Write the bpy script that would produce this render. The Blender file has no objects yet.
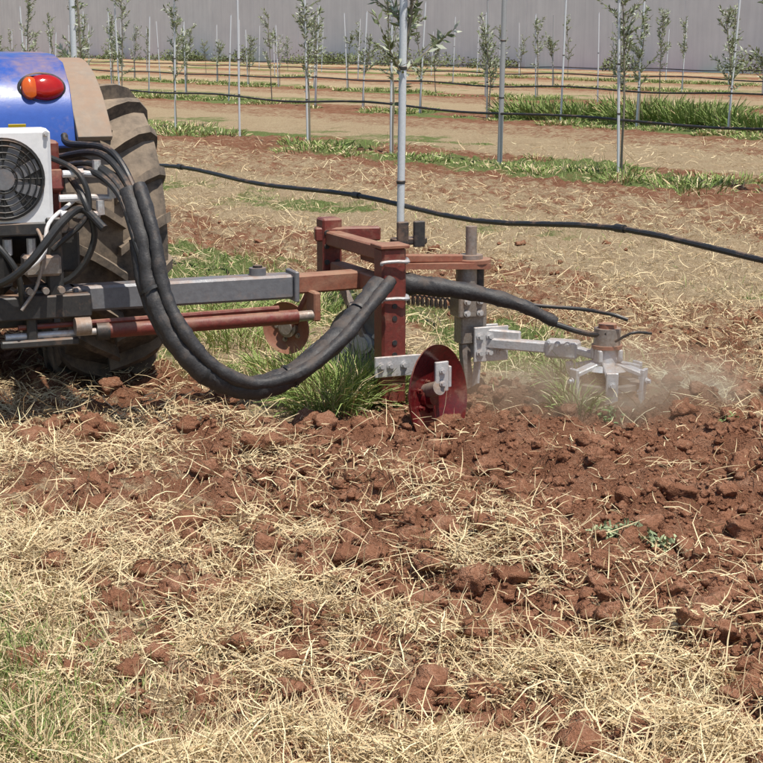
import bpy, math, random
import numpy as np
from mathutils import Vector, Matrix, Euler
rnd=random.Random(7); rs=np.random.RandomState(11)
scene=bpy.context.scene
# ------------------------------------------------------------------ noise
_perm=rs.permutation(4096)
def _h(ix,iy,seed):
    return _perm[(_perm[(ix+seed*57)&4095]+iy)&4095]/4095.0
def vn(x,y,seed=0):
    ix=np.floor(x).astype(np.int64); iy=np.floor(y).astype(np.int64)
    fx=x-ix; fy=y-iy
    fx=fx*fx*(3-2*fx); fy=fy*fy*(3-2*fy)
    a=_h(ix,iy,seed);b=_h(ix+1,iy,seed);c=_h(ix,iy+1,seed);d=_h(ix+1,iy+1,seed)
    return (a*(1-fx)+b*fx)*(1-fy)+(c*(1-fx)+d*fx)*fy
def fbm(x,y,oct=4,seed=0):
    s=0;a=.5;t=0
    for o in range(oct):
        s=s+a*vn(x*(2**o)+o*13.7,y*(2**o)-o*7.3,seed+o*3); t+=a; a*=.55
    return s/t
def sm(v,a,b):
    t=np.clip((v-a)/(b-a),0,1); return t*t*(3-2*t)
def band(v,a,b,s=.3):
    return sm(v,a-s,a+s)*(1-sm(v,b-s,b+s))
# ------------------------------------------------------------------ field layout (rows run along r, c is distance across rows)
PX,PY=.834,.552
ROW0=4.86; SP=7.2
def cl(x,y): return x*PX+y*PY, -x*PY+y*PX
def zones(x,y):
    c,l=cl(x,y)
    w=(fbm(x*.8,y*.8,3,5)-.5)*1.3; w2=fbm(x*3.2,y*3.2,3,9)-.5
    cw=c+w*.8
    behind=1-sm(l+w*.5,5.2,5.7)
    near=1-sm(c,6.6,7.4)
    R1=band(cw,1.95,2.6,.3)*.66+band(cw,2.55,4.75,.25)*np.maximum(behind*1.05,band(cw,2.3,3.3,.2)*.75)+band(cw,4.8,6.6,.4)*.55+band(cw,1.35,2.0,.25)*.47+(1-sm(cw,1.2,1.5))*.12
    em=((c-ROW0+SP/2)%SP)-SP/2+w*.6
    R2=band(em,-1.3,1.2,.35)*.74+band(em,-3.3,-1.3,.4)*.46+band(em,1.2,3.4,.4)*.1
    R=np.clip(R1*near+R2*(1-near)+w2*.4,0,1)
    S1=band(cw,1.45,2.6,.3)*1.0+band(cw,2.5,3.0,.2)*.5+band(cw,3.0,4.7,.2)*(behind*.11+(1-behind)*.5)+band(cw,4.7,7.4,.3)*.8+(1-sm(cw,1.3,1.6))*.5
    S2=band(em,-3.6,-1.4,.3)*.9+band(em,-1.4,1.4,.3)*.3+band(em,1.4,3.6,.3)*.5
    S=np.clip(S1*near+S2*(1-near),0,1)
    gn=fbm(x*1.1+3,y*1.1,4,21); gn2=fbm(x*.45,y*.45,3,33)
    G1=(1-sm(cw,1.25,1.75))*sm(gn,.42,.62)*.75*(1-sm(x,-.5,.5)*.7)+band(cw,3.2,5.2,.3)*(1-behind)*sm(gn,.36,.56)*.9
    G2=band(em,-.8,1.3,.35)*sm(gn2,.40,.56)*.95+band(em,1.6,3.2,.5)*sm(gn2,.48,.62)*.6
    G=np.clip(G1*near+G2*(1-near),0,1)
    return R,S,G
def H(x,y):
    R,S,G=zones(x,y)
    c,l=cl(x,y)
    d=np.sqrt(x*x+y*y)
    f=1-sm(d,14,40)*.7
    n1=fbm(x*2.2,y*2.2,3,41)-.5; n2=fbm(x*9,y*9,3,51); n4=fbm(x*5,y*5,2,55)-.5
    cell=np.abs(vn(x*16,y*16,61)-.5)*2; cl2=vn(x*33,y*33,66); cl3=np.abs(vn(x*7+cl2*.2,y*7,68)-.5)*2; cl4=vn(x*66,y*66,69)
    rough=.10+.22*band(c,4.8,9.5,.4)
    h=n1*.07+(R*.7+S*.35+rough)*((n2-.5)*.14+n4*.06)+R*(.026*(1-cell)+.016*cl2+.008*cl4+.034*(1-cl3))
    behind=1-sm(l,5.0,5.6)
    h=h+behind*(band(c,2.55,3.0,.25)*.055-band(c,3.2,3.7,.25)*.045+band(c,4.2,4.7,.2)*.045)*(1-sm(c,6,7))-R*.025
    return h*f
# ------------------------------------------------------------------ material helpers
def mat(name): 
    m=bpy.data.materials.new(name); m.use_nodes=True
    nt=m.node_tree; b=nt.nodes['Principled BSDF']; return m,nt,b
def ramp(nt,src,stops):
    r=nt.nodes.new('ShaderNodeValToRGB'); nt.links.new(src,r.inputs[0])
    e=r.color_ramp.elements
    while len(e)<len(stops): e.new(.5)
    for i,(p,c) in enumerate(stops):
        e[i].position=p; e[i].color=(c[0],c[1],c[2],1)
    return r
def noise(nt,scale,detail=6,rough=.6,coord=None,dist=0):
    n=nt.nodes.new('ShaderNodeTexNoise'); n.inputs['Scale'].default_value=scale; n.inputs['Detail'].default_value=detail
    n.inputs['Roughness'].default_value=rough; n.inputs['Distortion'].default_value=dist
    if coord: nt.links.new(coord,n.inputs['Vector'])
    return n
def mixc(nt,f,a,b):
    m=nt.nodes.new('ShaderNodeMix'); m.data_type='RGBA'
    for s,i in ((f,0),(a,6),(b,7)):
        if hasattr(s,'links'): nt.links.new(s,m.inputs[i])
        elif i==0: m.inputs[0].default_value=s
        else: m.inputs[i].default_value=(*s,1)
    return m.outputs[2]
def math_(nt,op,a,b,clamp=False):
    m=nt.nodes.new('ShaderNodeMath'); m.operation=op; m.use_clamp=clamp
    for i,s in enumerate((a,b)):
        if hasattr(s,'links'): nt.links.new(s,m.inputs[i])
        else: m.inputs[i].default_value=s
    return m.outputs[0]
def bump(nt,b,h,strength=.5,dist=.01):
    bn=nt.nodes.new('ShaderNodeBump'); bn.inputs['Strength'].default_value=strength; bn.inputs['Distance'].default_value=dist
    nt.links.new(h,bn.inputs['Height']); nt.links.new(bn.outputs[0],b.inputs['Normal'])
def diffuse_out(nt,col):
    d=nt.nodes.new('ShaderNodeBsdfDiffuse'); nt.links.new(col,d.inputs['Color'])
    nt.links.new(d.outputs[0],nt.nodes['Material Output'].inputs[0]); return d
DUST=(.36,.22,.14)
def worn(name,col,col2=None,rough=.5,metal=0.,dust=.35,scale=8,bmp=.15,dustcol=DUST,veil=.0):
    """paint / metal with wear and dry red-brown dust, heavier on upward faces"""
    m,nt,b=mat(name)
    tc=nt.nodes.new('ShaderNodeTexCoord').outputs['Object']
    n1=noise(nt,scale,5,.7,tc); n2=noise(nt,scale*6,3,.7,tc)
    base=mixc(nt,ramp(nt,n2.outputs[0],[(.35,(0,0,0)),(.7,(1,1,1))]).outputs[0],col,col2 or tuple(v*.7 for v in col))
    geo=nt.nodes.new('ShaderNodeNewGeometry'); sp=nt.nodes.new('ShaderNodeSeparateXYZ'); nt.links.new(geo.outputs['Normal'],sp.inputs[0])
    up=math_(nt,'MULTIPLY',sp.outputs[2],.2)
    f=math_(nt,'ADD',n1.outputs[0],up)
    fac=ramp(nt,f,[(.62-dust*.45,(veil,veil,veil)),(.95-dust*.3,(.85,.85,.85))]).outputs[0]
    nt.links.new(mixc(nt,fac,base,dustcol),b.inputs['Base Color'])
    nt.links.new(math_(nt,'ADD',math_(nt,'MULTIPLY',fac,.4),rough,True),b.inputs['Roughness'])
    nt.links.new(math_(nt,'MULTIPLY',math_(nt,'SUBTRACT',1.,fac),metal),b.inputs['Metallic'])
    bump(nt,b,n2.outputs[0],bmp,.004)
    return m
M={}
M['blue']=worn('blue_paint',(.025,.10,.42),(.02,.085,.37),.3,0,.02,6,.08,DUST,.04)
M['red']=worn('red_oxide_paint',(.19,.032,.025),(.12,.028,.022),.42,0,.25,10,.3,DUST,.03)
M['discred']=worn('worn_red_disc',(.15,.012,.014),(.075,.010,.012),.22,.15,.10,10,.2,DUST,.0)
M['brown']=worn('rusty_brown_paint',(.29,.10,.06),(.20,.075,.048),.5,0,.35,10,.3,DUST,.06)
M['grey']=worn('grey_steel_paint',(.20,.21,.225),(.155,.16,.175),.38,.2,.18,8,.2,DUST,.03)
M['galv']=worn('galvanised_steel',(.64,.65,.66),(.48,.49,.50),.4,.35,.25,14,.3,DUST,.03)
M['steel']=worn('worn_steel',(.36,.33,.30),(.24,.2,.17),.45,.5,.32,14,.3)
M['dark']=worn('dark_metal',(.03,.03,.032),(.05,.048,.045),.45,.1,.15)
M['white']=worn('white_plastic',(.80,.81,.82),(.74,.75,.76),.35,0,.03,7,.1,DUST,.02)
M['hose']=worn('black_hose_sleeve',(.022,.022,.024),(.045,.043,.043),.55,0,.06,14,.5,(.15,.11,.085),.02)
M['rubber']=worn('black_rubber',(.02,.02,.02),(.03,.03,.03),.45,0,-.05)
M['tan']=worn('dusty_fender_plastic',(.27,.235,.19),(.33,.28,.22),.8,0,.3,5)
M['tyre']=worn('dusty_tyre',(.06,.05,.042),(.14,.112,.086),.9,0,.40,6,.35,(.36,.28,.20))
M['redlens']=worn('red_lens',(.42,.012,.008),(.36,.01,.008),.12,0,-.3)
M['orange']=worn('orange_lens',(.6,.11,.015),(.55,.09,.015),.12,0,-.3)
M['yellow']=worn('yellow_sticker',(.7,.5,.02),(.7,.5,.02),.5,0,-.2)
M['stake']=worn('pale_stake',(.64,.67,.70),(.54,.57,.59),.5,.05,-.05,20)
M['postgrey']=worn('zinc_post',(.42,.43,.44),(.35,.36,.36),.45,.3,-.05,20)
M['bark']=worn('young_bark',(.26,.23,.17),(.17,.15,.11),.85,0,.05,30)
def colattr_mat(name):
    m,nt,b=mat(name)
    a=nt.nodes.new('ShaderNodeVertexColor'); a.layer_name='Col'
    diffuse_out(nt,a.outputs[0])
    return m
M['blade']=colattr_mat('dry_stalks')
M['leaf']=colattr_mat('leaf')
def soil_nodes(nt,scale=1.0):
    tc=nt.nodes.new('ShaderNodeTexCoord').outputs['Object']
    na=noise(nt,6*scale,5,.75,tc); nb=noise(nt,90*scale,3,.8,tc)
    f=math_(nt,'ADD',math_(nt,'MULTIPLY',na.outputs[0],.55),math_(nt,'MULTIPLY',nb.outputs[0],.45))
    r=ramp(nt,f,[(.3,(.15,.066,.038)),(.5,(.31,.148,.088)),(.7,(.52,.31,.205))])
    return r.outputs[0],na,nb,tc
def soil_mat():
    m,nt,b=mat('red_soil')
    c,na,nb,tc=soil_nodes(nt)
    d=diffuse_out(nt,c); bump(nt,d,nb.outputs[0],1.,.016)
    return m
M['soil']=soil_mat()
def ground_mat():
    m,nt,b=mat('field_ground')
    c,na,nb,tc=soil_nodes(nt)
    a=nt.nodes.new('ShaderNodeVertexColor'); a.layer_name='Zone'
    sp=nt.nodes.new('ShaderNodeSeparateColor'); nt.links.new(a.outputs[0],sp.inputs[0])
    n1=noise(nt,7,6,.8,tc,.3); n2=noise(nt,40,4,.75,tc,1.); n3=noise(nt,2.2,5,.75,tc)
    dry=ramp(nt,n2.outputs[0],[(.3,(.26,.18,.10)),(.5,(.54,.42,.26)),(.68,(.76,.63,.42))]).outputs[0]
    dry=mixc(nt,ramp(nt,n3.outputs[0],[(.35,(0,0,0)),(.7,(.6,.6,.6))]).outputs[0],dry,(.44,.30,.185))
    grn=ramp(nt,n2.outputs[0],[(.3,(.09,.12,.035)),(.55,(.22,.27,.10)),(.75,(.42,.44,.21))]).outputs[0]
    def fac(mask,n,gain):
        x=math_(nt,'ADD',mask,math_(nt,'MULTIPLY',math_(nt,'SUBTRACT',n,.5),2.4))
        return math_(nt,'ADD',math_(nt,'MULTIPLY',math_(nt,'SUBTRACT',x,.5),gain),.5,True)
    col=mixc(nt,fac(sp.outputs[0],n1.outputs[0],3.),dry,c)
    col=mixc(nt,fac(sp.outputs[1],n3.outputs[0],3.),col,grn)
    d=diffuse_out(nt,col)
    hh=math_(nt,'ADD',nb.outputs[0],math_(nt,'MULTIPLY',n1.outputs[0],1.5))
    bump(nt,d,hh,1.,.03)
    return m
M['ground']=ground_mat()
# ------------------------------------------------------------------ mesh helpers
def np_mesh(name,V,F,mats,colors=None,colname='Col',smooth=False,parent=None):
    V=np.asarray(V,dtype=np.float32); F=np.asarray(F,dtype=np.int32)
    me=bpy.data.meshes.new(name); k=F.shape[1]
    me.vertices.add(len(V)); me.vertices.foreach_set('co',V.ravel())
    me.loops.add(F.size); me.loops.foreach_set('vertex_index',F.ravel())
    me.polygons.add(len(F)); me.polygons.foreach_set('loop_start',np.arange(0,F.size,k,dtype=np.int32))
    me.polygons.foreach_set('loop_total',np.full(len(F),k,dtype=np.int32))
    if smooth: me.polygons.foreach_set('use_smooth',np.ones(len(F),dtype=bool))
    me.update(calc_edges=True)
    if colors is not None:
        at=me.color_attributes.new(colname,'FLOAT_COLOR','POINT')
        C=np.ones((len(V),4),dtype=np.float32); C[:,:3]=colors; at.data.foreach_set('color',C.ravel())
    me.materials.append(mats)
    ob=bpy.data.objects.new(name,me); scene.collection.objects.link(ob)
    if parent: ob.parent=parent
    return ob
class MB:
    def __init__(s): s.v=[];s.f=[];s.m=[];s.mats=[]
    def mi(s,k):
        if k not in s.mats: s.mats.append(k)
        return s.mats.index(k)
    def add(s,vs,fs,k):
        o=len(s.v); s.v+= [tuple(v) for v in vs]; i=s.mi(k)
        for f in fs: s.f.append([a+o for a in f]); s.m.append(i)
    def box(s,c,size,k,rot=None,bev=.006):
        x,y,z=[a/2 for a in size]; b=min(bev,x*.4,y*.4,z*.4)
        vs=[];R=rot if isinstance(rot,Matrix) else (Euler(rot).to_matrix() if rot else Matrix.Identity(3))
        idx={}
        for sx in(-1,1):
            for sy in(-1,1):
                for sz in(-1,1):
                    for ax in range(3):
                        p=[sx*(x-b),sy*(y-b),sz*(z-b)]
                        p[ax]=[sx*x,sy*y,sz*z][ax]
                        idx[(sx,sy,sz,ax)]=len(vs); vs.append(R@Vector(p)+Vector(c))
        fs=[]
        def q(*ks): fs.append([idx[k] for k in ks])
        for sg in(-1,1):
            o=[(-1,-1),(1,-1),(1,1),(-1,1)]
            if sg<0:o=o[::-1]
            q(*[(sg,a,d,0) for a,d in o]); q(*[(d,sg,a,1) for a,d in o]); q(*[(a,d,sg,2) for a,d in o])
        for a in(-1,1):
            for d in(-1,1):
                q((-1,a,d,1),(1,a,d,1),(1,a,d,2),(-1,a,d,2))
                q((a,-1,d,0),(a,1,d,0),(a,1,d,2),(a,-1,d,2))
                q((a,d,-1,0),(a,d,1,0),(a,d,1,1),(a,d,-1,1))
        for sx in(-1,1):
            for sy in(-1,1):
                for sz in(-1,1): q((sx,sy,sz,0),(sx,sy,sz,1),(sx,sy,sz,2))
        s.add(vs,fs,k)
    def beam(s,p0,p1,w,h,k,bev=.006,up=(0,0,1)):
        p0=Vector(p0);p1=Vector(p1);d=(p1-p0);L=d.length;d.normalize()
        u=Vector(up); x=d.cross(u)
        if x.length<1e-3: x=d.cross(Vector((0,1,0)))
        x.normalize(); z=x.cross(d)
        R=Matrix((x,d,z)).transposed()
        s.box((p0+p1)/2,(w,L,h),k,R,bev)
    def cyl(s,p0,p1,r,k,r2=None,seg=16,cap=True):
        p0=Vector(p0);p1=Vector(p1);d=(p1-p0).normalized();r2=r if r2 is None else r2
        a=d.orthogonal().normalized();b=d.cross(a);vs=[]
        for p,rr in((p0,r),(p1,r2)):
            for i in range(seg):
                t=2*math.pi*i/seg; vs.append(p+a*rr*math.cos(t)+b*rr*math.sin(t))
        fs=[[i,(i+1)%seg,seg+(i+1)%seg,seg+i] for i in range(seg)]
        if cap: fs+= [list(range(seg))[::-1],list(range(seg,2*seg))]
        s.add(vs,fs,k)
    def lathe(s,c,axis,prof,k,seg=40,sc=None):
        """prof: (distance along axis, radius)"""
        c=Vector(c);d=Vector(axis).normalized();a=d.orthogonal().normalized();b=d.cross(a);vs=[];n=len(prof)
        for i in range(seg):
            t=2*math.pi*i/seg;e=a*math.cos(t)+b*math.sin(t)
            for h,r in prof:
                p=d*h+e*r
                if sc: p=Vector((p.x*sc[0],p.y*sc[1],p.z*sc[2]))
                vs.append(c+p)
        fs=[]
        for i in range(seg):
            j=(i+1)%seg
            for q in range(n-1): fs.append([i*n+q,j*n+q,j*n+q+1,i*n+q+1])
        s.add(vs,fs,k)
    def tube(s,pts,r,k,seg=10,sub=6,wob=0,seed=0):
        P=[Vector(p) for p in pts]; Q=[]
        ext=[P[0]*2-P[1]]+P+[P[-1]*2-P[-2]]
        for i in range(1,len(ext)-2):
            a,b,c,d=ext[i-1:i+3]
            for j in range(sub):
                t=j/sub
                Q.append(.5*((2*b)+(-a+c)*t+(2*a-5*b+4*c-d)*t*t+(-a+3*b-3*c+d)*t**3))
        Q.append(P[-1]); R=random.Random(seed); vs=[];prev=None
        for i,q in enumerate(Q):
            d=(Q[min(i+1,len(Q)-1)]-Q[max(i-1,0)]).normalized()
            a=(prev-d*prev.dot(d)).normalized() if prev else d.orthogonal().normalized()
            prev=a;b=d.cross(a); rr=r(i/(len(Q)-1)) if callable(r) else r
            for j in range(seg):
                t=2*math.pi*j/seg; w=1+wob*(R.random()-.5)*2
                vs.append(q+(a*math.cos(t)+b*math.sin(t))*rr*w)
        n=len(Q);fs=[]
        for i in range(n-1):
            for j in range(seg): fs.append([i*seg+j,i*seg+(j+1)%seg,(i+1)*seg+(j+1)%seg,(i+1)*seg+j])
        fs+=[list(range(seg))[::-1],[(n-1)*seg+j for j in range(seg)]]
        s.add(vs,fs,k)
    def bolt(s,c,axis,r=.012,k='galv'):
        c=Vector(c);a=Vector(axis).normalized(); s.cyl(c,c+a*.006,r*1.5,k,seg=14); s.cyl(c+a*.006,c+a*.018,r,k,seg=6)
    def obj(s,name,parent=None,smooth=True,angle=35,subd=0,loc=None):
        me=bpy.data.meshes.new(name); me.from_pydata(s.v,[],s.f)
        for k in s.mats: me.materials.append(M[k])
        me.polygons.foreach_set('material_index',s.m)
        me.update()
        ob=bpy.data.objects.new(name,me); scene.collection.objects.link(ob)
        if smooth:
            me.polygons.foreach_set('use_smooth',[True]*len(me.polygons))
            me.set_sharp_from_angle(angle=math.radians(angle))
        if parent: ob.parent=parent
        if loc: ob.location=loc
        return ob
def empty(name,loc=(0,0,0),rotz=0):
    e=bpy.data.objects.new(name,None); e.location=loc; e.rotation_euler=(0,0,rotz); e.empty_display_size=.2
    scene.collection.objects.link(e); return e
# ------------------------------------------------------------------ ground
def axis(a0,dense,step,far,g):
    v=list(np.arange(a0,dense,step)); x=v[-1]
    while x<far:
        x+=step+g*max(x-dense,0); v.append(x)
    return v
hx=axis(0,2.5,.0155,420,.03); X=np.array([-a for a in hx[:0:-1]]+hx)
hy=axis(2.3,7.6,.0155,420,.012); Y=np.array([-60,-30,-15,-8,-4,-2,-1,0,.5,1,1.3,1.6,1.8,2.0,2.15]+hy)
gx,gy=np.meshgrid(X,Y); fx=gx.ravel(); fy=gy.ravel()
R,S,G=zones(fx,fy); hz=H(fx,fy)
nx,ny=len(X),len(Y)
ii=np.arange(nx*ny).reshape(ny,nx)
F=np.stack([ii[:-1,:-1].ravel(),ii[:-1,1:].ravel(),ii[1:,1:].ravel(),ii[1:,:-1].ravel()],1)
np_mesh('ground',np.stack([fx,fy,hz],1),F,M['ground'],np.stack([R,G,S],1),'Zone',True)
# ------------------------------------------------------------------ blades
def blades(name,x,y,length,width,az,el,curv,col,zoff=0,m='blade'):
    n=len(x); base=np.stack([x,y,H(x,y)+zoff],1)
    SEG=3; p=base.copy(); V=np.zeros((n,(SEG+1)*2,3),dtype=np.float32)
    roll=rs.uniform(-1.2,1.2,n)
    for i in range(SEG+1):
        e=el-curv*i
        d=np.stack([np.cos(az)*np.cos(e),np.sin(az)*np.cos(e),np.sin(e)],1)
        side=np.stack([-np.sin(az),np.cos(az),np.zeros(n)],1)
        up=np.cross(side,d)*-1
        w=(side*np.cos(roll)[:,None]+up*np.sin(roll)[:,None])*(width*(1 if i<SEG else .35))[:,None]*.5
        V[:,2*i]=p-w; V[:,2*i+1]=p+w
        p=p+d*(length/SEG)[:,None]; az=az+rs.normal(0,.22,n)
    o=(np.arange(n)*(SEG+1)*2)[:,None]
    Fs=[np.concatenate([o+2*i,o+2*i+1,o+2*i+3,o+2*i+2],1) for i in range(SEG)]
    C=np.repeat(col[:,None,:],(SEG+1)*2,1).reshape(-1,3)
    return np_mesh(name,V.reshape(-1,3),np.concatenate(Fs,0),M[m],C)
class Batch:
    def __init__(s): s.d=[]
    def add(s,x,y,length,width,az,el,curv,col,zoff): s.d.append([x,y,length,width,az,el,curv,col,zoff])
    def build(s,name,m='blade'):
        a=[np.concatenate([d[i] for d in s.d]) for i in range(9)]; s.d=[]
        return blades(name,*a,m)
def scatter(n,y0,y1):
    u=rs.rand(n); y=1/(u*(1/y0-1/y1)+1/y1); x=(rs.rand(n)*2-1)*(.29*y+.4); return x,y
def straw_col(n):
    t=rs.rand(n,1)**.85; a=np.array([.86,.72,.45]);b=np.array([.44,.31,.17]);c=a*t+b*(1-t)
    return np.clip(c*(rs.rand(n,1)*.4+.78),0,.88)
def green_col(n,dry=.3):
    t=rs.rand(n,1); a=np.array([.15,.23,.06]);b=np.array([.34,.40,.15]);c=a*t+b*(1-t)
    k=rs.rand(n)<dry; c[k]=straw_col(k.sum()); return c
x,y=scatter(460000,2.5,24); R,S,G=zones(x,y)
clump=sm(fbm(x*4.5,y*4.5,4,77),.38,.62)
keep=rs.rand(len(x))<S*(clump*.85+.12)*np.where(y<6,.8,.65); x=x[keep];y=y[keep];n=len(x);cp=clump[keep]
sc=1+np.clip(y-5,0,20)*.06
q=rs.rand(n); L=np.where(q<.68,rs.uniform(.012,.06,n),rs.uniform(.06,.17,n))
blades('dry_straw',x,y,L*sc**.5,rs.uniform(.001,.0037,n)*sc,rs.rand(n)*6.28,rs.normal(.15,.36,n),rs.normal(.1,.25,n),straw_col(n),rs.rand(n)**1.5*.06*cp)
x,y=scatter(240000,2.5,24); R,S,G=zones(x,y); c,l=cl(x,y)
dry_m=np.where(c<1.7,.65,0)*(1-R)+np.where((c>6)&(c<9.5),.2,0)
keep=rs.rand(len(x))<np.clip(G*.9+dry_m*.8,0,1); x=x[keep];y=y[keep];g=G[keep];n=len(x)
col=green_col(n,.3); k=rs.rand(n)>g*1.1+.14; col[k]=straw_col(k.sum())*.95
sc=1+np.clip(y-5,0,20)*.08
blades('mown_grass',x,y,rs.uniform(.02,.07,n)*(1+g*.6),rs.uniform(.0013,.003,n)*sc,rs.rand(n)*6.28,rs.normal(.95,.45,n),rs.normal(.2,.2,n),col)
TU=Batch()
def tuft(cx,cy,rad,n,l0,l1,dry=.1,w=.004,B=TU):
    a=rs.rand(n)*6.28; r=rad*np.sqrt(rs.rand(n)); x=cx+r*np.cos(a); y=cy+r*np.sin(a)
    az=a+rs.normal(0,.7,n)
    B.add(x,y,rs.uniform(l0,l1,n),rs.uniform(w*.6,w*1.2,n),az,rs.normal(1.1,.3,n),rs.uniform(.15,.5,n),green_col(n,dry)*1.1,np.zeros(n))
for (cx,cy,rad,n,a,b) in [(-.20,6.42,.16,1000,.12,.30),(-.04,6.6,.17,800,.12,.28),(-.35,7.2,.24,500,.08,.2),(-.75,8.0,.35,700,.08,.2),(-.95,8.8,.4,700,.08,.2),(-.5,8.9,.3,300,.06,.18),(.82,6.6,.12,420,.08,.2),(.78,6.3,.1,220,.05,.14),(.2,7.2,.2,200,.05,.15)]:
    tuft(cx,cy,rad,n,a,b,.15)
TU.build('green_grass')
WD=Batch(); SH=Batch(); RW=Batch()
def weed(cx,cy,rad,hgt,n,L=.03,col=(.2,.25,.1),B=WD,el=.5):
    a=rs.rand(n)*6.28;r=rad*np.sqrt(rs.rand(n));x=cx+r*np.cos(a);y=cy+r*np.sin(a)
    c=np.array(col)*(rs.rand(n,1)*.8+.5)
    zo=hgt*rs.rand(n)*(1-(r/rad)**2*.7)
    B.add(x,y,rs.uniform(L*.6,L*1.3,n),rs.uniform(L*.25,L*.45,n),rs.rand(n)*6.28,rs.normal(el,.5,n),rs.normal(.2,.2,n),c,zo)
for q in range(12): weed(.757+rnd.uniform(-.09,.09),4.65+rnd.uniform(-.1,.1),.045,.05,70,.022,(.36,.42,.24))
WD.build('weed_plant','leaf'); weed(.9,6.15,.05,.02,50,.025,(.26,.34,.14)); weed(1.35,6.0,.05,.02,50,.025,(.26,.34,.14)); WD.build('weed_plant','leaf')
for row in range(1,6):
    c0=ROW0+SP*row
    for k in range(190):
        l=rnd.uniform(4,62); cx=c0*PX-l*PY+rnd.uniform(-.9,.9); cy=c0*PY+l*PX
        if cy<3 or abs(cx)>.3*cy+1: continue
        g=fbm(np.array([cx*.45]),np.array([cy*.45]),3,33)[0]
        if g>.45:
            n=int(60+900*min(g-.45,.2)); a=rs.rand(n)*6.28; rad=rnd.uniform(.15,.6); r=rad*np.sqrt(rs.rand(n)); hs=rnd.uniform(.4,1.3)
            RW.add(cx+r*np.cos(a),cy+r*np.sin(a),rs.uniform(.04,.13,n)*hs,rs.uniform(.004,.010,n)*(1+cy*.03),a,rs.normal(1.0,.4,n),rs.uniform(.1,.4,n),green_col(n,.3),np.zeros(n))
for k in range(9):
    n=800;a=rs.rand(n)*6.28;rr=rnd.uniform(.4,.9);r=rr*np.sqrt(rs.rand(n)); cx,cy=3.0+k*.42,31.8-k*.6; hh=rnd.uniform(.7,1.5)
    RW.add(cx+r*np.cos(a),cy+r*np.sin(a),rs.uniform(.12,.42,n)*hh,rs.uniform(.012,.025,n),a,rs.normal(1.1,.35,n),rs.uniform(.1,.4,n),green_col(n,.08)*.9,np.zeros(n))
RW.build('row_weeds')
# ------------------------------------------------------------------ clods
import bmesh
from mathutils import noise as mn
def ico(sub,seed):
    bm=bmesh.new(); bmesh.ops.create_icosphere(bm,subdivisions=sub,radius=1)
    r=random.Random(seed); off=Vector((r.random()*9,r.random()*9,r.random()*9))
    cuts=[(Vector((r.gauss(0,1),r.gauss(0,1),r.gauss(0,1))).normalized(),r.uniform(.5,.8)) for _ in range(8)]
    for v in bm.verts:
        for cn,cd in cuts:
            k=v.co.dot(cn)
            if k>cd: v.co-=cn*(k-cd)*.9
        d=1+.38*mn.noise(v.co*1.4+off)+.34*mn.noise(v.co*3.3+off)+.24*mn.noise(v.co*7.+off); v.co*=d
    V=np.array([v.co[:] for v in bm.verts]);Fv=np.array([[v.index for v in f.verts] for f in bm.faces]); bm.free(); return V,Fv
def clods(name,x,y,size,sub,sink=.25):
    NT=9; tem=[ico(sub,s) for s in range(NT)]; Vs=[];Fs=[];o=0
    z=H(x,y)
    q=rs.randint(0,NT,len(x))
    for t in range(NT):
        k=np.where(q==t)[0]; V,Fv=tem[t]; n=len(k)
        if n==0: continue
        a=rs.rand(n)*6.28;ca,sa=np.cos(a),np.sin(a); b=rs.rand(n)*6.28;cb,sb=np.cos(b),np.sin(b)
        W=np.repeat(V[None],n,0); X1=W[...,0]*cb[:,None]-W[...,2]*sb[:,None]; Z1=W[...,0]*sb[:,None]+W[...,2]*cb[:,None]
        X2=X1*ca[:,None]-W[...,1]*sa[:,None]; Y2=X1*sa[:,None]+W[...,1]*ca[:,None]
        s=size[k][:,None]; P=np.stack([X2*s+x[k][:,None],Y2*s+y[k][:,None],Z1*s*.8+(z[k]+size[k]*sink)[:,None]],-1)
        Vs.append(P.reshape(-1,3)); Fs.append((Fv[None]+(np.arange(n)*len(V))[:,None,None]).reshape(-1,3)+o); o+=n*len(V)
    np_mesh(name,np.concatenate(Vs),np.concatenate(Fs),M['soil'],smooth=(sub>2))
x,y=scatter(110000,2.5,13); R,S,G=zones(x,y); keep=rs.rand(len(x))<np.clip(R-.1,0,1)**1.2*.9; x=x[keep];y=y[keep]
sz=np.clip(.0028+.0052*rs.pareto(2.25,len(x)),.003,.05)
bx=np.array([-.19,-.12,.02,-1.31,-.55,-.62,.62,-.05,.25,.45,.9,.3,1.15,-.4,.75,-1.1]); by=np.array([4.2,4.35,4.0,5.75,4.5,4.75,3.6,3.7,3.5,3.3,3.3,4.6,4.3,5.5,3.15,5.9]); bs=np.array([.065,.06,.04,.075,.035,.055,.045,.03,.045,.05,.05,.045,.05,.045,.05,.05])
big=sz>.012
clods('soil_clods',np.concatenate([x[big],bx]),np.concatenate([y[big],by]),np.concatenate([sz[big],bs]),3,.2); clods('soil_crumbs',x[~big],y[~big],sz[~big],1)
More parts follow.
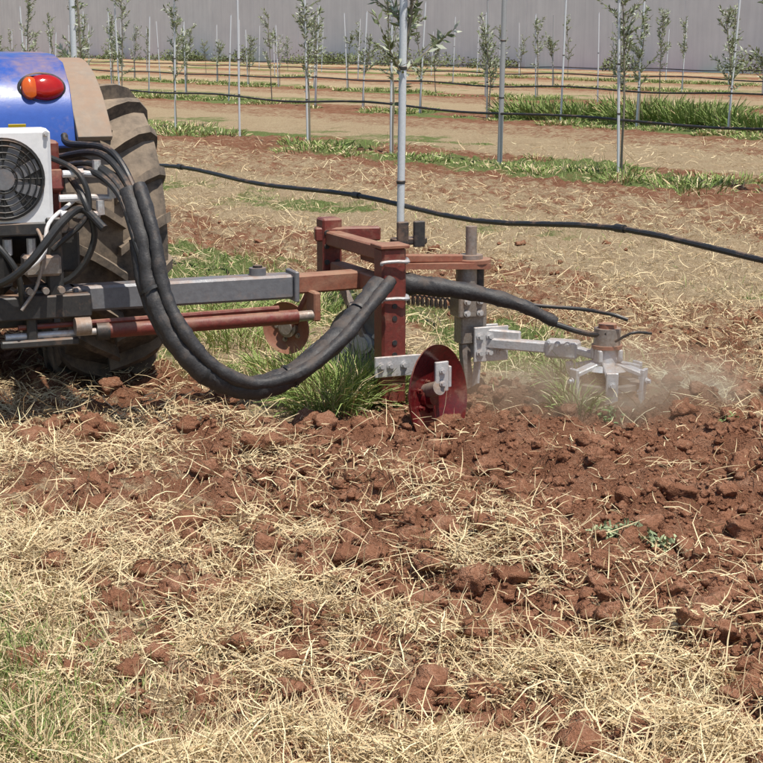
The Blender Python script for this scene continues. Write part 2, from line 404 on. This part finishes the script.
# ------------------------------------------------------------------ tractor
ANG=math.radians(22)
TO=Vector((-1.88,6.92,0)); tr=empty('tractor',TO,ANG)
def wheel(name,cx,cy,R0,W,parent,nl=22,rim='white'):
    m=MB(); s=R0/.655; w=W/.40
    P=[(-.17,.42),(-.19,.45),(-.2,.52),(-.185,.58),(-.14,.596),(0,.60),(.14,.596),(.185,.58),(.2,.52),(.19,.45),(.17,.42)]
    m.lathe((0,0,0),(1,0,0),[(a*w,b*s) for a,b in P],'tyre',64)
    m.lathe((0,0,0),(1,0,0),[(a*w,b*s) for a,b in [(-.17,.43),(-.15,.40),(-.05,.39),(-.03,.2),(.05,.17),(.05,.06),(.09,.06),(.09,0)]],rim,48)
    m.lathe((0,0,0),(1,0,0),[(a*w,b*s) for a,b in [(.17,.43),(.15,.40),(-.02,.39),(.02,.19),(.1,.17),(.1,0)]],rim,48)
    for sd in(-1,1):
        for k in range(nl):
            t0=2*math.pi*(k+(.5 if sd>0 else 0))/nl
            xs=[-.012,.05,.11,.165,.2,.207];dt=[0,.075,.14,.19,.215,.22];rt=[.66,.66,.655,.635,.59,.54];rb=[.585,.585,.58,.56,.5,.47];ww=[.030,.032,.035,.040,.042,.038]
            vs=[]
            for a,b,c,d,e in zip(xs,dt,rt,rb,ww):
                for rr,f in((d,1.3),(c,1.),(c,-1.),(d,-1.3)):
                    th=-(t0+b)+f*e/2/.62
                    vs.append((sd*a*w,rr*s*math.cos(th),rr*s*math.sin(th)))
            fs=[]
            for i in range(5):
                for j in range(3): fs.append([i*4+j,i*4+j+1,i*4+4+j+1,i*4+4+j])
            fs+=[[0,1,2,3],[20,23,22,21]]
            m.add(vs,fs,'tyre')
    return m.obj(name,parent,angle=30,loc=(cx,cy,R0-.015))
wheel('rear_wheel_right',.62,0,.665,.44,tr,19); wheel('rear_wheel_left',-.62,0,.665,.44,tr,19)
wheel('front_wheel_right',.55,1.9,.42,.26,tr,18); wheel('front_wheel_left',-.55,1.9,.42,.26,tr,18)
def extr(m,poly,x0,x1,k,rim=None):
    """poly in (y,z) extruded along x"""
    n=len(poly); vs=[(x0,a,b) for a,b in poly]+[(x1,a,b) for a,b in poly]
    fs=[[i,(i+1)%n,n+(i+1)%n,n+i] for i in range(n)]+[list(range(n))[::-1],list(range(n,2*n))]
    m.add(vs,fs,k)
for sd in(1,-1):
    m=MB()
    def arc(r,a0,a1,n,zc=.65): return [(r*math.cos(math.radians(a0+(a1-a0)*i/n)),zc+r*math.sin(math.radians(a0+(a1-a0)*i/n))) for i in range(n+1)]
    outer=[(.62,1.0),(.56,1.3),(.42,1.40),(.1,1.45),(-.2,1.44),(-.38,1.41),(-.50,1.32),(-.56,1.2),(-.585,1.08)]
    poly=outer+[(-.575,1.07)]+arc(.70,140,20,16)
    xs=(.10,.455) if sd>0 else (-.455,-.10)
    extr(m,poly,xs[0],xs[1],'blue')
    o2=arc(.775,143,25,20); i2=arc(.745,25,143,20); xo=(.458,.60) if sd>0 else (-.60,-.458)
    extr(m,o2+i2,xo[0],xo[1],'tan')
    ob=m.obj('fender',tr,angle=28); bv=ob.modifiers.new('b','BEVEL'); bv.width=.02; bv.segments=3; bv.limit_method='ANGLE'; bv.angle_limit=math.radians(45)
    m=MB(); lx=.34*sd
    m.lathe((lx,-.50,1.31),(0,-1,.3),[(-.03,.075),(.008,.075),(.014,.067)],'dark',36,(1.3,1,.85))
    m.lathe((lx+.012,-.51,1.312),(0,-1,.3),[(0,.064),(.012,.062),(.026,.05),(.034,.03),(.036,0)],'redlens',36,(1.22,1,.83))
    m.lathe((lx-.05,-.518,1.31),(0,-1,.3),[(0,.05),(.018,.046),(.026,.03),(.03,0)],'orange',24,(.7,1,.95))
    m.box((lx-.12,-.592,1.15),(.07,.004,.045),'yellow',(.25,0,0),.001)
    m.obj('tail_light',tr)
m=MB()
m.box((0,-.05,.66),(.42,.7,.42),'dark',None,.04); m.cyl((-.5,0,.64),(.5,0,.64),.11,'dark'); m.box((0,.9,.62),(.36,1.6,.34),'dark',None,.03)
m.cyl((-.5,1.9,.42),(.5,1.9,.42),.05,'dark'); m.box((0,.45,1.0),(.5,.7,.06),'dark')
extr(m,[(.85,.75),(.85,1.3),(1.2,1.34),(2.2,1.22),(2.38,1.1),(2.4,.75)],-.27,.27,'blue')
m.box((-.05,.15,1.15),(.42,.42,.1),'dark',None,.03); m.box((-.05,-.05,1.28),(.38,.08,.26),'dark',(-.15,0,0),.03)
m.lathe((-.05,.62,1.3),(0,-.5,.8),[(-.01,.15),(.01,.165),(.03,.15),(.01,.135),(-.01,.15)],'dark',32); m.cyl((-.05,.8,1.05),(-.05,.62,1.3),.02,'dark')
m.obj('body',tr)
m=MB()
for sx in(-1,1):
    m.beam((.3*sx,-.2,.5),(.36*sx,-1.0,.42),.05,.05,'dark'); m.beam((.3*sx,-.2,.95),(.36*sx,-.75,.48),.03,.03,'steel')
    m.cyl((.36*sx-.03,-1.05,.42),(.36*sx+.03,-1.05,.42),.035,'steel')
m.beam((0,-.2,.98),(0,-.95,.9),.04,.04,'steel')
m.beam((-.5,-1.0,.50),(.40,-1.0,.50),.09,.09,'dark'); m.beam((-.3,-1.0,.46),(-.3,-1.0,1.05),.07,.07,'dark'); m.beam((.27,-1.0,.46),(.27,-1.0,.84),.06,.06,'dark')
m.beam((-.33,-1.0,.8),(.33,-1.0,.8),.05,.05,'dark'); m.beam((.3,-.97,.98),(.3,-.45,.85),.05,.08,'red')
m.box((.30,-.82,.95),(.06,.12,.34),'red',None,.01); m.box((.33,-.9,.70),(.10,.12,.16),'dark',None,.01)
m.box((.22,-1.0,.66),(.14,.1,.08),'steel',None,.01)
for k in range(3): m.cyl((.16+.06*k,-1.05,.57),(.16+.06*k,-1.09,.57),.013,'steel',seg=8); m.cyl((.1+.09*k,-.98,.7),(.1+.09*k,-.98,.76),.018,'galv',seg=8)
m.beam((.05,-1.02,.36),(.35,-1.02,.36),.03,.03,'dark'); m.beam((.02,-.98,.74),(.02,-.98,.3),.05,.05,'dark')
m.obj('rear_hitch_frame',tr)
m=MB()
cx,cy,cz=.09,-.95,.99
m.box((cx,cy,cz),(.37,.13,.37),'white',None,.015)
m.lathe((cx-.0,cy-.066,cz),(0,-1,0),[(-.004,.155),(.012,.155),(.012,.147),(.002,.145),(.002,0)],'dark',40)
for r in(.05,.075,.1,.125,.145): m.lathe((cx,cy-.078,cz),(0,-1,0),[(-.002,r),(.002,r+.003),(.005,r),(.002,r-.003),(-.002,r)],'rubber',40)
m.cyl((cx,cy-.07,cz),(cx,cy-.085,cz),.04,'grey')
for k in range(8):
    a=k*math.pi/4; m.beam((cx,cy-.079,cz),(cx+.15*math.cos(a),cy-.079,cz+.15*math.sin(a)),.004,.004,'rubber',.001)
    m.beam((cx+.03*math.cos(a+.2),cy-.07,cz+.03*math.sin(a+.2)),(cx+.14*math.cos(a+.4),cy-.07,cz+.14*math.sin(a+.4)),.006,.045,'grey',.001)
for a in(-1,1):
    for b in(-1,1): m.bolt((cx+.165*a,cy-.066,cz+.165*b),(0,-1,0),.007)
for (a,b,c,L) in [(.30,-1.0,.91,.20),(.30,-1.02,.85,.15),(.32,-.98,1.0,.13)]:
    m.cyl((a,b,c),(a+L*.4,b,c),.014,'white',seg=10); m.cyl((a+L*.4,b,c),(a+L*.6,b,c),.02,'galv',seg=6); m.cyl((a+L*.6,b,c),(a+L,b-.01,c-.005),.013,'galv',seg=10)
    m.cyl((a+L,b-.01,c-.005),(a+L,b-.01,c+.05),.016,'galv',seg=6)
m.obj('oil_cooler',tr)
# ------------------------------------------------------------------ cultivator
IO=Vector((-1.1,6.25,0)); im=empty('inter_row_cultivator',IO,ANG)
ca,sa=math.cos(ANG),math.sin(ANG)
def W(x,y,z):
    dx,dy=x-IO.x,y-IO.y; return (dx*ca+dy*sa,-dx*sa+dy*ca,z)
m=MB()
m.beam((-.33,0,.51),(.78,0,.51),.1,.1,'grey',.01); m.beam((-.34,0,.51),(-.328,0,.51),.075,.075,'dark',.002)
m.beam((.6,0,.512),(1.12,0,.52),.078,.078,'brown',.008)
m.box((.79,0,.51),(.02,.125,.125),'grey'); m.cyl((.64,0,.555),(.64,0,.59),.035,'grey',seg=20); m.cyl((.64,0,.585),(.64,0,.6),.02,'dark',seg=12)
m.box((-.12,-.01,.46),(.02,.14,.2),'grey'); m.beam((-.7,.02,.44),(-.2,.02,.44),.09,.06,'dark')
m.cyl((-.4,-.085,.385),(.05,-.085,.388),.014,'galv'); m.cyl((.0,-.085,.387),(.78,-.085,.392),.03,'red'); m.cyl((-.05,-.085,.387),(0,-.085,.387),.036,'dark')
m.cyl((-.35,-.085,.42),(.7,-.085,.432),.011,'red',seg=8); m.cyl((.78,-.085,.392),(.86,-.085,.394),.022,'steel'); m.box((.86,-.06,.43),(.03,.1,.12),'brown')
m.box((-.30,-.05,.43),(.04,.12,.16),'dark')
m.obj('main_beam',im)
m=MB()
m.box((1.088,.369,.60),(.09,.09,.28),'red',None,.008); m.box((1.115,-.268,.365),(.105,.10,.64),'red',None,.01)
m.beam((1.09,.33,.655),(1.115,-.22,.655),.07,.06,'brown'); m.beam((1.1,.3,.52),(1.11,-.22,.52),.07,.07,'brown')
m.beam((1.02,.37,.67),(1.3,.30,.67),.06,.06,'red')
for z in(.5,.55,.62,.68): 
    m.cyl((1.06,.324,z),(1.06,.318,z),.012,'dark',seg=10); m.cyl((1.11,.324,z),(1.11,.318,z),.012,'dark',seg=10)
for z in(.2,.25,.3,.4,.45): m.cyl((1.115,-.318,z),(1.115,-.3215,z),.011,'dark',seg=12)
for z in(.48,.63): 
    m.tube([(1.055,-.325,z-.01),(1.06,-.33,z),(1.115,-.335,z+.003),(1.17,-.33,z),(1.175,-.2,z)],.007,'galv',seg=8)
    m.bolt((1.17,-.3,z),(0,-1,0),.01)
m.box((1.115,-.268,.69),(.125,.12,.015),'brown')
vs=[(1.13,-.25,.6),(1.62,-.16,.565),(1.64,-.03,.565),(1.55,.06,.565),(1.13,.1,.6)]
m.add([(a,b,c-.012) for a,b,c in vs]+[(a,b,c+.012) for a,b,c in vs],[[4,3,2,1,0],[5,6,7,8,9]]+[[i,(i+1)%5,5+(i+1)%5,5+i] for i in range(5)],'brown')
m.beam((1.15,-.22,.63),(1.5,-.12,.60),.03,.035,'brown')
for dx in(0,.075): m.box((1.27+dx,-.03,.70),(.05,.02,.11),'dark',None,.004)
m.box((1.31,.0,.67),(.15,.06,.03),'dark')
m.obj('side_frame',im)
m=MB()
sx,sy=1.56,-.09
m.cyl((sx,sy,.5),(sx,sy,.73),.024,'steel'); m.cyl((sx,sy,.577),(sx,sy,.592),.085,'brown',seg=32); m.cyl((sx,sy,.592),(sx,sy,.61),.05,'steel',seg=24)
m.cyl((sx-.03,sy-.02,.575),(sx-.03,sy-.02,.36),.045,'steel'); m.box((sx-.02,sy-.02,.40),(.13,.1,.10),'steel'); m.cyl((sx+.035,sy,.56),(sx+.035,sy,.3),.025,'dark')
m.box((sx,sy,.30),(.12,.08,.14),'steel')
m.tube([(sx-.02,sy,.36),(sx-.03,sy-.01,.2),(sx-.015,sy-.02,.06),(sx+.01,sy-.03,-.08)],.026,'steel',seg=8)
m.beam((sx+.02,sy-.05,.27),(sx-.005,sy-.06,-.02),.035,.012,'galv',.003)
for z in(.37,.42): m.bolt((sx-.05,sy-.072,z),(0,-1,0),.01,'galv'); m.bolt((sx+.01,sy-.072,z),(0,-1,0),.01,'galv')
pts=[]
for i in range(14*9):
    t=i/9*2*math.pi; pts.append((1.2+.30*i/126, -.02+.022*math.cos(t), .44-.05*i/126+.022*math.sin(t)))
m.tube(pts,.005,'steel',seg=6,sub=1)
m.obj('pivot_shank',im)
m=MB()
m.box((1.62,-.17,.235),(.16,.014,.15),'galv',(0,0,0),.004); m.box((1.62,-.09,.235),(.14,.014,.14),'galv')
m.beam((1.6,-.15,.24),(1.87,-.40,.235),.05,.045,'galv'); m.beam((1.60,-.155,.275),(1.72,-.25,.27),.03,.05,'galv')
for a in(1.565,1.61,1.66):
    for z in(.2,.27): m.bolt((a,-.178,z),(0,-1,0),.011)
m.beam((1.80,-.335,.235),(1.90,-.435,.235),.075,.075,'galv',.01)
for k in range(3): m.bolt((1.785+.03*k,-.375-.03*k,.26),(-.7,-.7,0),.009)
m.beam((1.89,-.43,.235),(1.96,-.52,.215),.05,.03,'galv')
m.obj('rotor_arm',im)
m=MB(); rx,ry=1.96,-.56
m.cyl((rx,ry,.20),(rx,ry,.27),.055,'galv',r2=.045,seg=24); m.cyl((rx,ry,.27),(rx,ry,.345),.055,'steel',seg=24); m.cyl((rx,ry,.345),(rx,ry,.362),.038,'brown',seg=20)
m.lathe((rx,ry,.262),(0,0,1),[(0,.05),(0,.064),(.014,.064),(.014,.05)],'brown',28)
m.cyl((rx,ry,.175),(rx,ry,.195),.10,'galv',r2=.075,seg=32); m.lathe((rx,ry,.10),(0,0,1),[(0,.10),(0,.14),(.022,.14),(.022,.10),(0,.10)],'steel',40)
for k in range(6):
    a=k*math.pi/3+.15; c_,s_=math.cos(a),math.sin(a)
    m.beam((rx+.04*c_,ry+.04*s_,.20),(rx+.17*c_,ry+.17*s_,.165),.05,.02,'galv')
    m.beam((rx+.165*c_,ry+.165*s_,.19),(rx+.150*c_,ry+.150*s_,-.06),.05,.016,'galv',.003,up=(c_,s_,0))
    m.bolt((rx+.175*c_,ry+.175*s_,.14),(c_,s_,0),.01)
for k in range(4):
    a=k*math.pi/2+.6; m.box((rx+.06*math.cos(a),ry+.06*math.sin(a),.235),(.02,.02,.05),'galv')
m.obj('rotor_head',im)
def disc(name,c,ax,R0,k,hub='galv',dish=.035):
    m=MB(); prof=[(0,0),(0,R0*.3)]+[(dish*(t**2),R0*(.3+.7*t)) for t in (.2,.4,.6,.8,1)]
    m.lathe(c,ax,prof+[(h+.006,r) for h,r in prof[::-1]],k,64)
    a=Vector(ax).normalized(); c=Vector(c); m.cyl(c-a*.05,c+a*.03,.045,hub,seg=20); m.cyl(c+a*.03,c+a*.045,.03,hub,seg=20)
    p=a.orthogonal().normalized(); q=a.cross(p)
    for j in range(5):
        t=j*2*math.pi/5; m.bolt(c+a*.008+(p*math.cos(t)+q*math.sin(t))*.06,a,.008,hub)
    return m.obj(name,im,angle=30)
disc('furrow_disc',(1.155,-.53,.115),(.55,-.82,.12),.208,'discred','discred',.065)
disc('rear_disc',(1.2,.216,.2),(-.75,-.66,.05),.17,'grey')
disc('small_disc',(.987,.62,.22),(-.75,-.66,0),.12,'brown','steel')
m=MB()
m.box((1.13,-.325,.205),(.21,.014,.085),'galv',None,.004); m.beam((1.235,-.318,.205),(1.235,-.60,.205),.014,.085,'galv')
m.beam((1.225,-.60,.21),(1.165,-.61,.21),.014,.12,'galv'); m.cyl((1.16,-.54,.14),(1.18,-.62,.17),.03,'steel')
for a in(1.05,1.09,1.15): m.bolt((a,-.333,.21),(0,-1,0),.01)
for z in(.185,.235): m.bolt((1.195,-.615,z),(0,-1,0),.009)
m.beam((1.2,.2,.2),(1.12,.3,.45),.04,.03,'steel'); m.beam((.99,.6,.22),(1.07,.42,.5),.04,.03,'red')
m.obj('disc_bracket',im)
# hoses
B=[(-1.207,6.35,1.068),(-1.064,6.2,1.056),(-.963,6.1,.942),(-.897,6.0,.763),(-.862,5.95,.581),(-.785,5.9,.419),(-.665,5.9,.277),(-.519,5.95,.204),(-.351,6.0,.24),(-.2,6.1,.342),(-.092,6.2,.455),(-.006,6.32,.544)]
C2=[(.0,6.5,.53),(.158,6.5,.517),(.363,6.5,.488),(.57,6.5,.434),(.72,6.5,.36)]
m=MB()
Wl=lambda L,o=(0,0,0):[W(a+o[0],b+o[1],c+o[2]) for a,b,c in L]
m.tube(Wl(B[2:]),lambda t:.036+.008*sm(t,.2,.5)+.003*math.sin(t*33)+.0014*math.sin(t*131),'hose',seg=20,sub=14,wob=.05,seed=1)
m.tube(Wl(B[2:],(.045,-.02,.022)),lambda t:.025+.002*math.sin(t*41)+.001*math.sin(t*150),'hose',seg=16,sub=12,wob=.06,seed=2)
m.tube(Wl(B[3:10],(-.035,.02,-.0)),lambda t:.022+.001*math.sin(t*60),'hose',seg=14,sub=12,wob=.05,seed=5)
m.tube(Wl(C2),lambda t:.048-.026*t+.002*math.sin(t*41),'hose',seg=18,sub=14,wob=.06,seed=3)
for q in range(4,11):
    a=Vector(W(*B[q])); b=Vector(W(*B[q+1])); d=(b-a).normalized()
    if q%2==0: m.cyl(a-d*.006,a+d*.006,.05,'rubber',seg=16,cap=False)
for i,(o1,o2) in enumerate([((-.06,.05,-.02),(0,0,.02)),((-.03,.05,.03),(.02,.01,.02)),((-.1,.02,-.08),(-.02,0,0)),((-.02,.0,-.05),(-.02,-.02,-.02)),((-.05,.0,-.09),(-.04,-.02,-.02))]):
    m.tube(Wl([tuple(B[0][k]+o1[k]*2 for k in range(3)),tuple(B[0][k]+o1[k] for k in range(3)),tuple(B[1][k]+o2[k]+o1[k]*.3 for k in range(3)),tuple(B[2][k]+o2[k]*.8 for k in range(3)),tuple(B[3][k]+o2[k]*.6 for k in range(3)),B[4]]),.014,'rubber',seg=10,sub=8)
m.tube(Wl([(.70,6.5,.36),(.80,6.48,.33),(.87,6.45,.32),(.92,6.42,.33)]),.012,'rubber',sub=6); m.tube(Wl([(.95,6.4,.3),(1.02,6.38,.34),(1.1,6.42,.33)]),.006,'rubber')
m.tube(Wl([(.5,6.48,.45),(.66,6.5,.43),(.82,6.48,.42),(.93,6.42,.41),(1.0,6.4,.39)]),.008,'rubber')
m.tube(Wl([(-1.6,6.0,.62),(-1.45,5.95,.60),(-1.32,5.93,.68),(-1.2,6.0,.83),(-1.14,6.1,.87),(-1.05,6.05,.8)]),.016,'rubber')
m.tube(Wl([(-1.7,6.05,.8),(-1.5,6.0,.78),(-1.38,5.98,.66),(-1.36,6.0,.52)]),.012,'rubber')
m.tube(Wl([(-1.18,6.2,.9),(-1.26,6.05,.82),(-1.28,6.0,.7),(-1.42,5.97,.6)]),.008,'white')
m.tube(Wl([(-1.35,6.1,.85),(-1.28,6.02,.75),(-1.3,6.0,.6),(-1.36,5.97,.5)]),.007,'steel')
m.tube(Wl([(-1.2,6.2,.98),(-1.13,6.1,.9),(-1.1,6.1,.75),(-1.2,6.1,.6),(-1.4,6.1,.56)]),.013,'rubber')
m.tube(Wl([(-1.3,6.2,1.07),(-1.15,6.12,1.0),(-1.12,6.1,.85),(-1.25,6.05,.72)]),.011,'rubber')
m.obj('hydraulic_hoses',im)
# ------------------------------------------------------------------ olive trees, stakes, hoses
def olive(x,y,h=2.3,seed=0,dens=1.,low=1.1,lean=(0,0),ls=1.):
    e=empty('olive_tree',(x,y,float(H(np.array([x]),np.array([y]))[0])))
    r=random.Random(seed); m=MB()
    tk=[(0,0,-.05)]; px=py=0
    for i in range(1,8):
        px+=r.uniform(-.015,.015)+(lean[0]/3.5 if i>3 else 0);py+=r.uniform(-.015,.015)+(lean[1]/3.5 if i>3 else 0); tk.append((px,py,h*i/7))
    m.tube(tk,lambda t:.013*(1-t*.75)+.002,'bark',seg=8,sub=3)
    P=[];D=[]
    for b in range(int(16*dens)):
        z=low+(h-low)*r.random()**.8; a=r.random()*6.28; L=r.uniform(.18,.5)*(1-.45*(z-low)/(h-low)); el=r.uniform(.4,1.2)
        d=Vector((math.cos(a)*math.cos(el),math.sin(a)*math.cos(el),math.sin(el)))
        k=z/h*7; i=min(int(k),6); p0=Vector(tk[i]).lerp(Vector(tk[i+1]),k-i)
        p1=p0+d*L*.5; p2=p1+(d+Vector((0,0,r.uniform(-.3,.3))))*L*.5
        m.tube([p0,p1,p2],lambda t:.005*(1-t*.7),'bark',seg=5,sub=3)
        for q in range(int(L*90)):
            t=r.random(); p=p0.lerp(p1,t*2) if t<.5 else p1.lerp(p2,t*2-1)
            P.append(p); D.append((d+Vector((r.gauss(0,.6),r.gauss(0,.6),r.gauss(0,.5)))).normalized())
    for q in range(int(30*dens)):
        k=r.uniform(low/h,1)*7; i=min(int(k),6); P.append(Vector(tk[i]).lerp(Vector(tk[i+1]),k-i)); D.append(Vector((r.gauss(0,1),r.gauss(0,1),r.gauss(.3,.6))).normalized())
    m.obj('trunk',e)
    n=len(P); P=np.array([p[:] for p in P]);D=np.array([d[:] for d in D])
    side=np.cross(D,rs.normal(0,1,(n,3))); side/=np.linalg.norm(side,axis=1)[:,None]
    L=rs.uniform(.04,.075,n)*ls; wd=rs.uniform(.006,.010,n)*ls
    V=np.zeros((n,4,3)); V[:,0]=P; V[:,1]=P+D*L[:,None]*.5+side*wd[:,None]; V[:,2]=P+D*L[:,None]; V[:,3]=P+D*L[:,None]*.5-side*wd[:,None]
    c=np.array([.22,.26,.14])*(rs.rand(n,1)*.9+.55); k=rs.rand(n)<.38; c[k]=np.array([.48,.51,.40])
    np_mesh('leaves',V.reshape(-1,3),np.arange(n*4).reshape(-1,4),M['leaf'],np.repeat(c,4,0),parent=e)
    return e
def stake(x,y,h,r,k='stake',lean=(0,0),name='tree_stake'):
    z=float(H(np.array([x]),np.array([y]))[0]); m=MB()
    m.cyl((0,0,-.1),(lean[0],lean[1],h),r,k,seg=12); m.cyl((lean[0],lean[1],h),(lean[0],lean[1],h+.01),r*1.15,k,seg=12)
    for q in (.3,.55): m.lathe((lean[0]*q,lean[1]*q,h*q),(0,0,1),[(0,r),(.004,r+.004),(.016,r+.004),(.02,r)],'dark',12)
    return m.obj(name,loc=(x,y,z))
def rowpt(row,l):
    c=ROW0+SP*row; return c*PX-l*PY, c*PY+l*PX
x0,y0=.11,8.64; olive(x0,y0,2.6,3,2.6,1.1,(.18,0),1.15); stake(x0-.015,y0-.03,2.4,.021,'stake',(.03,0))
for k in(1,2,3,4):
    x1,y1=x0-.552*4.4*k,y0+.834*4.4*k; stake(x1,y1,2.4,.022); olive(x1+.05,y1,2.3,20+k,1.4,.8)
x1,y1=x0+.552*4.4,y0-.834*4.4; stake(x1,y1,2.4,.022); olive(x1+.05,y1,2.3,40)
base=(2.63,17.85)
for j,k in enumerate([-2.2,0,2.18,4.6,6.8,8.9,11.2,13.4,15.6,18]):
    x1=base[0]-.545*k; y1=base[1]+.838*k
    if abs(k-2.18)<.01: stake(x1,y1,2.7,.032,'postgrey',(.04,0),'row_post'); continue
    stake(x1,y1,2.15,.016,'stake',(rnd.uniform(-.08,.06),0)); 
    if k not in (8.9,): olive(x1+.03,y1,2.3,60+j,1.7,.75,(rnd.uniform(-.1,.1),0),1.2)
for row in (2,3,4,5):
    l=8.; j=0
    while l<75:
        x1,y1=rowpt(row,l); l+=(2.2 if row<4 else 3.0)*rnd.uniform(.9,1.1); j+=1
        if abs(x1)>.27*y1+2: continue
        if rnd.random()<.8: stake(x1,y1,rnd.uniform(1.7,2.4),.018,'stake' if rnd.random()<.85 else 'postgrey',(rnd.uniform(-.12,.12),0))
        if rnd.random()<.7: olive(x1+.04,y1,rnd.uniform(1.3,2.4),row*100+j,rnd.uniform(.8,1.8),rnd.uniform(.4,.9),(rnd.uniform(-.15,.15),0),1.4)
for row in range(5):
    m=MB(); pts=[]
    l=1.; j=0
    while l<70:
        x1,y1=rowpt(row,l); sag=.0 if j%2==0 else -.04
        pts.append((x1+rnd.uniform(-.01,.01),y1,.66+sag+rnd.uniform(-.015,.015))); l+=2.2*.5 if row==0 else 2.2; j+=1
    m.tube(pts,.0135 if row==0 else .015,'rubber',seg=8,sub=4)
    if row==0:
        for p in pts[::2][:8]:
            v=Vector((-.552,.834,0)); m.cyl(Vector(p)-v*.03,Vector(p)+v*.03,.019,'rubber',seg=10)
    m.obj('irrigation_hose')
# ------------------------------------------------------------------ wall
def wall_mat():
    m,nt,b=mat('precast_concrete'); tc=nt.nodes.new('ShaderNodeTexCoord').outputs['Object']
    n=noise(nt,.6,4,.6,tc); mp=nt.nodes.new('ShaderNodeMapping'); mp.inputs['Scale'].default_value=(2.5,2.5,.12); nt.links.new(tc,mp.inputs[0]); n2=noise(nt,1.5,4,.7,mp.outputs[0])
    f=math_(nt,'ADD',math_(nt,'MULTIPLY',n.outputs[0],.5),math_(nt,'MULTIPLY',n2.outputs[0],.5))
    nt.links.new(ramp(nt,f,[(.35,(.68,.68,.69)),(.65,(.82,.82,.82))]).outputs[0],b.inputs['Base Color']); b.inputs['Roughness'].default_value=.9
    return m
M['wall']=wall_mat()
wl=empty('concrete_wall',(55*PX,55*PY,0),math.atan2(PX,-PY))
m=MB()
for i in range(-8,60):
    m.box((i*6.0,0,3.0),(5.95,.16,6.6),'wall',None,.02); m.box((i*6.0+3,.06,3.0),(.2,.1,6.66),'wall',None,.02)
m.box((150,0,6.35),(402,.3,.12),'wall')
m.obj('panels',wl)
for k in range(34):
    l=rnd.uniform(5,130); x1=53.6*PX-l*PY; y1=53.6*PY+l*PX
    weed(x1,y1,rnd.uniform(.8,2.2),rnd.uniform(.3,1.3),400,.16,(.18,.21,.10),SH)
SH.build('wall_shrubs','leaf')
# ------------------------------------------------------------------ dust kicked up by the rotor
m,nt,b=mat('dust'); nt.nodes.remove(b)
vol=nt.nodes.new('ShaderNodeVolumeScatter'); vol.inputs['Color'].default_value=(.97,.60,.38,1); vol.inputs['Anisotropy'].default_value=0.
absn=nt.nodes.new('ShaderNodeVolumeAbsorption'); absn.inputs['Color'].default_value=(.95,.55,.3,1)
addn=nt.nodes.new('ShaderNodeAddShader')
tc=nt.nodes.new('ShaderNodeTexCoord').outputs['Object']; n=noise(nt,3.6,2,.6,tc,.6)
ln=nt.nodes.new('ShaderNodeVectorMath'); ln.operation='LENGTH'; mp=nt.nodes.new('ShaderNodeMapping'); mp.inputs['Scale'].default_value=(1/.7,1/.45,1/.28); nt.links.new(tc,mp.inputs[0]); nt.links.new(mp.outputs[0],ln.inputs[0])
fall=math_(nt,'SUBTRACT',1.,ln.outputs['Value'],True)
dn=math_(nt,'MULTIPLY',math_(nt,'MULTIPLY',fall,math_(nt,'MULTIPLY',math_(nt,'SUBTRACT',n.outputs[0],.34,True),12.)),2.4)
nt.links.new(dn,vol.inputs['Density']); nt.links.new(math_(nt,'MULTIPLY',dn,.35),absn.inputs['Density'])
nt.links.new(vol.outputs[0],addn.inputs[0]); nt.links.new(absn.outputs[0],addn.inputs[1]); nt.links.new(addn.outputs[0],nt.nodes['Material Output'].inputs['Volume']); M['dust']=m
mb=MB(); mb.lathe((0,0,0),(0,0,1),[(-.28*math.cos(i*math.pi/12),.45*math.sin(i*math.pi/12)) for i in range(13)],'dust',32,(1.6,1,1)); mb.obj('dust_cloud',loc=(.92,6.35,.08))
# ------------------------------------------------------------------ light
sd=Vector((.20,-.30,.90)).normalized()
sun=bpy.data.lights.new('sun','SUN'); sun.energy=5; sun.angle=math.radians(.5); sun.color=(1,.94,.85)
so=bpy.data.objects.new('sun',sun); so.rotation_euler=sd.to_track_quat('Z','Y').to_euler(); scene.collection.objects.link(so)
w=bpy.data.worlds.new('World'); scene.world=w; w.use_nodes=True; nt=w.node_tree
sky=nt.nodes.new('ShaderNodeTexSky'); sky.sky_type='NISHITA'; sky.sun_disc=False
sky.sun_elevation=math.asin(sd.z); sky.sun_rotation=math.atan2(sd.x,sd.y)
nt.links.new(sky.outputs[0],nt.nodes['Background'].inputs[0]); nt.nodes['Background'].inputs[1].default_value=.12
cam=bpy.data.cameras.new('camera'); co=bpy.data.objects.new('camera',cam); scene.collection.objects.link(co)
co.location=(0,0,1.5); co.rotation_euler=(math.radians(90-12.05),0,0); cam.sensor_width=36; cam.lens=36*1600/763; cam.clip_end=2000
scene.camera=co
scene.view_settings.view_transform='Standard'; scene.view_settings.look='None'; scene.view_settings.exposure=0
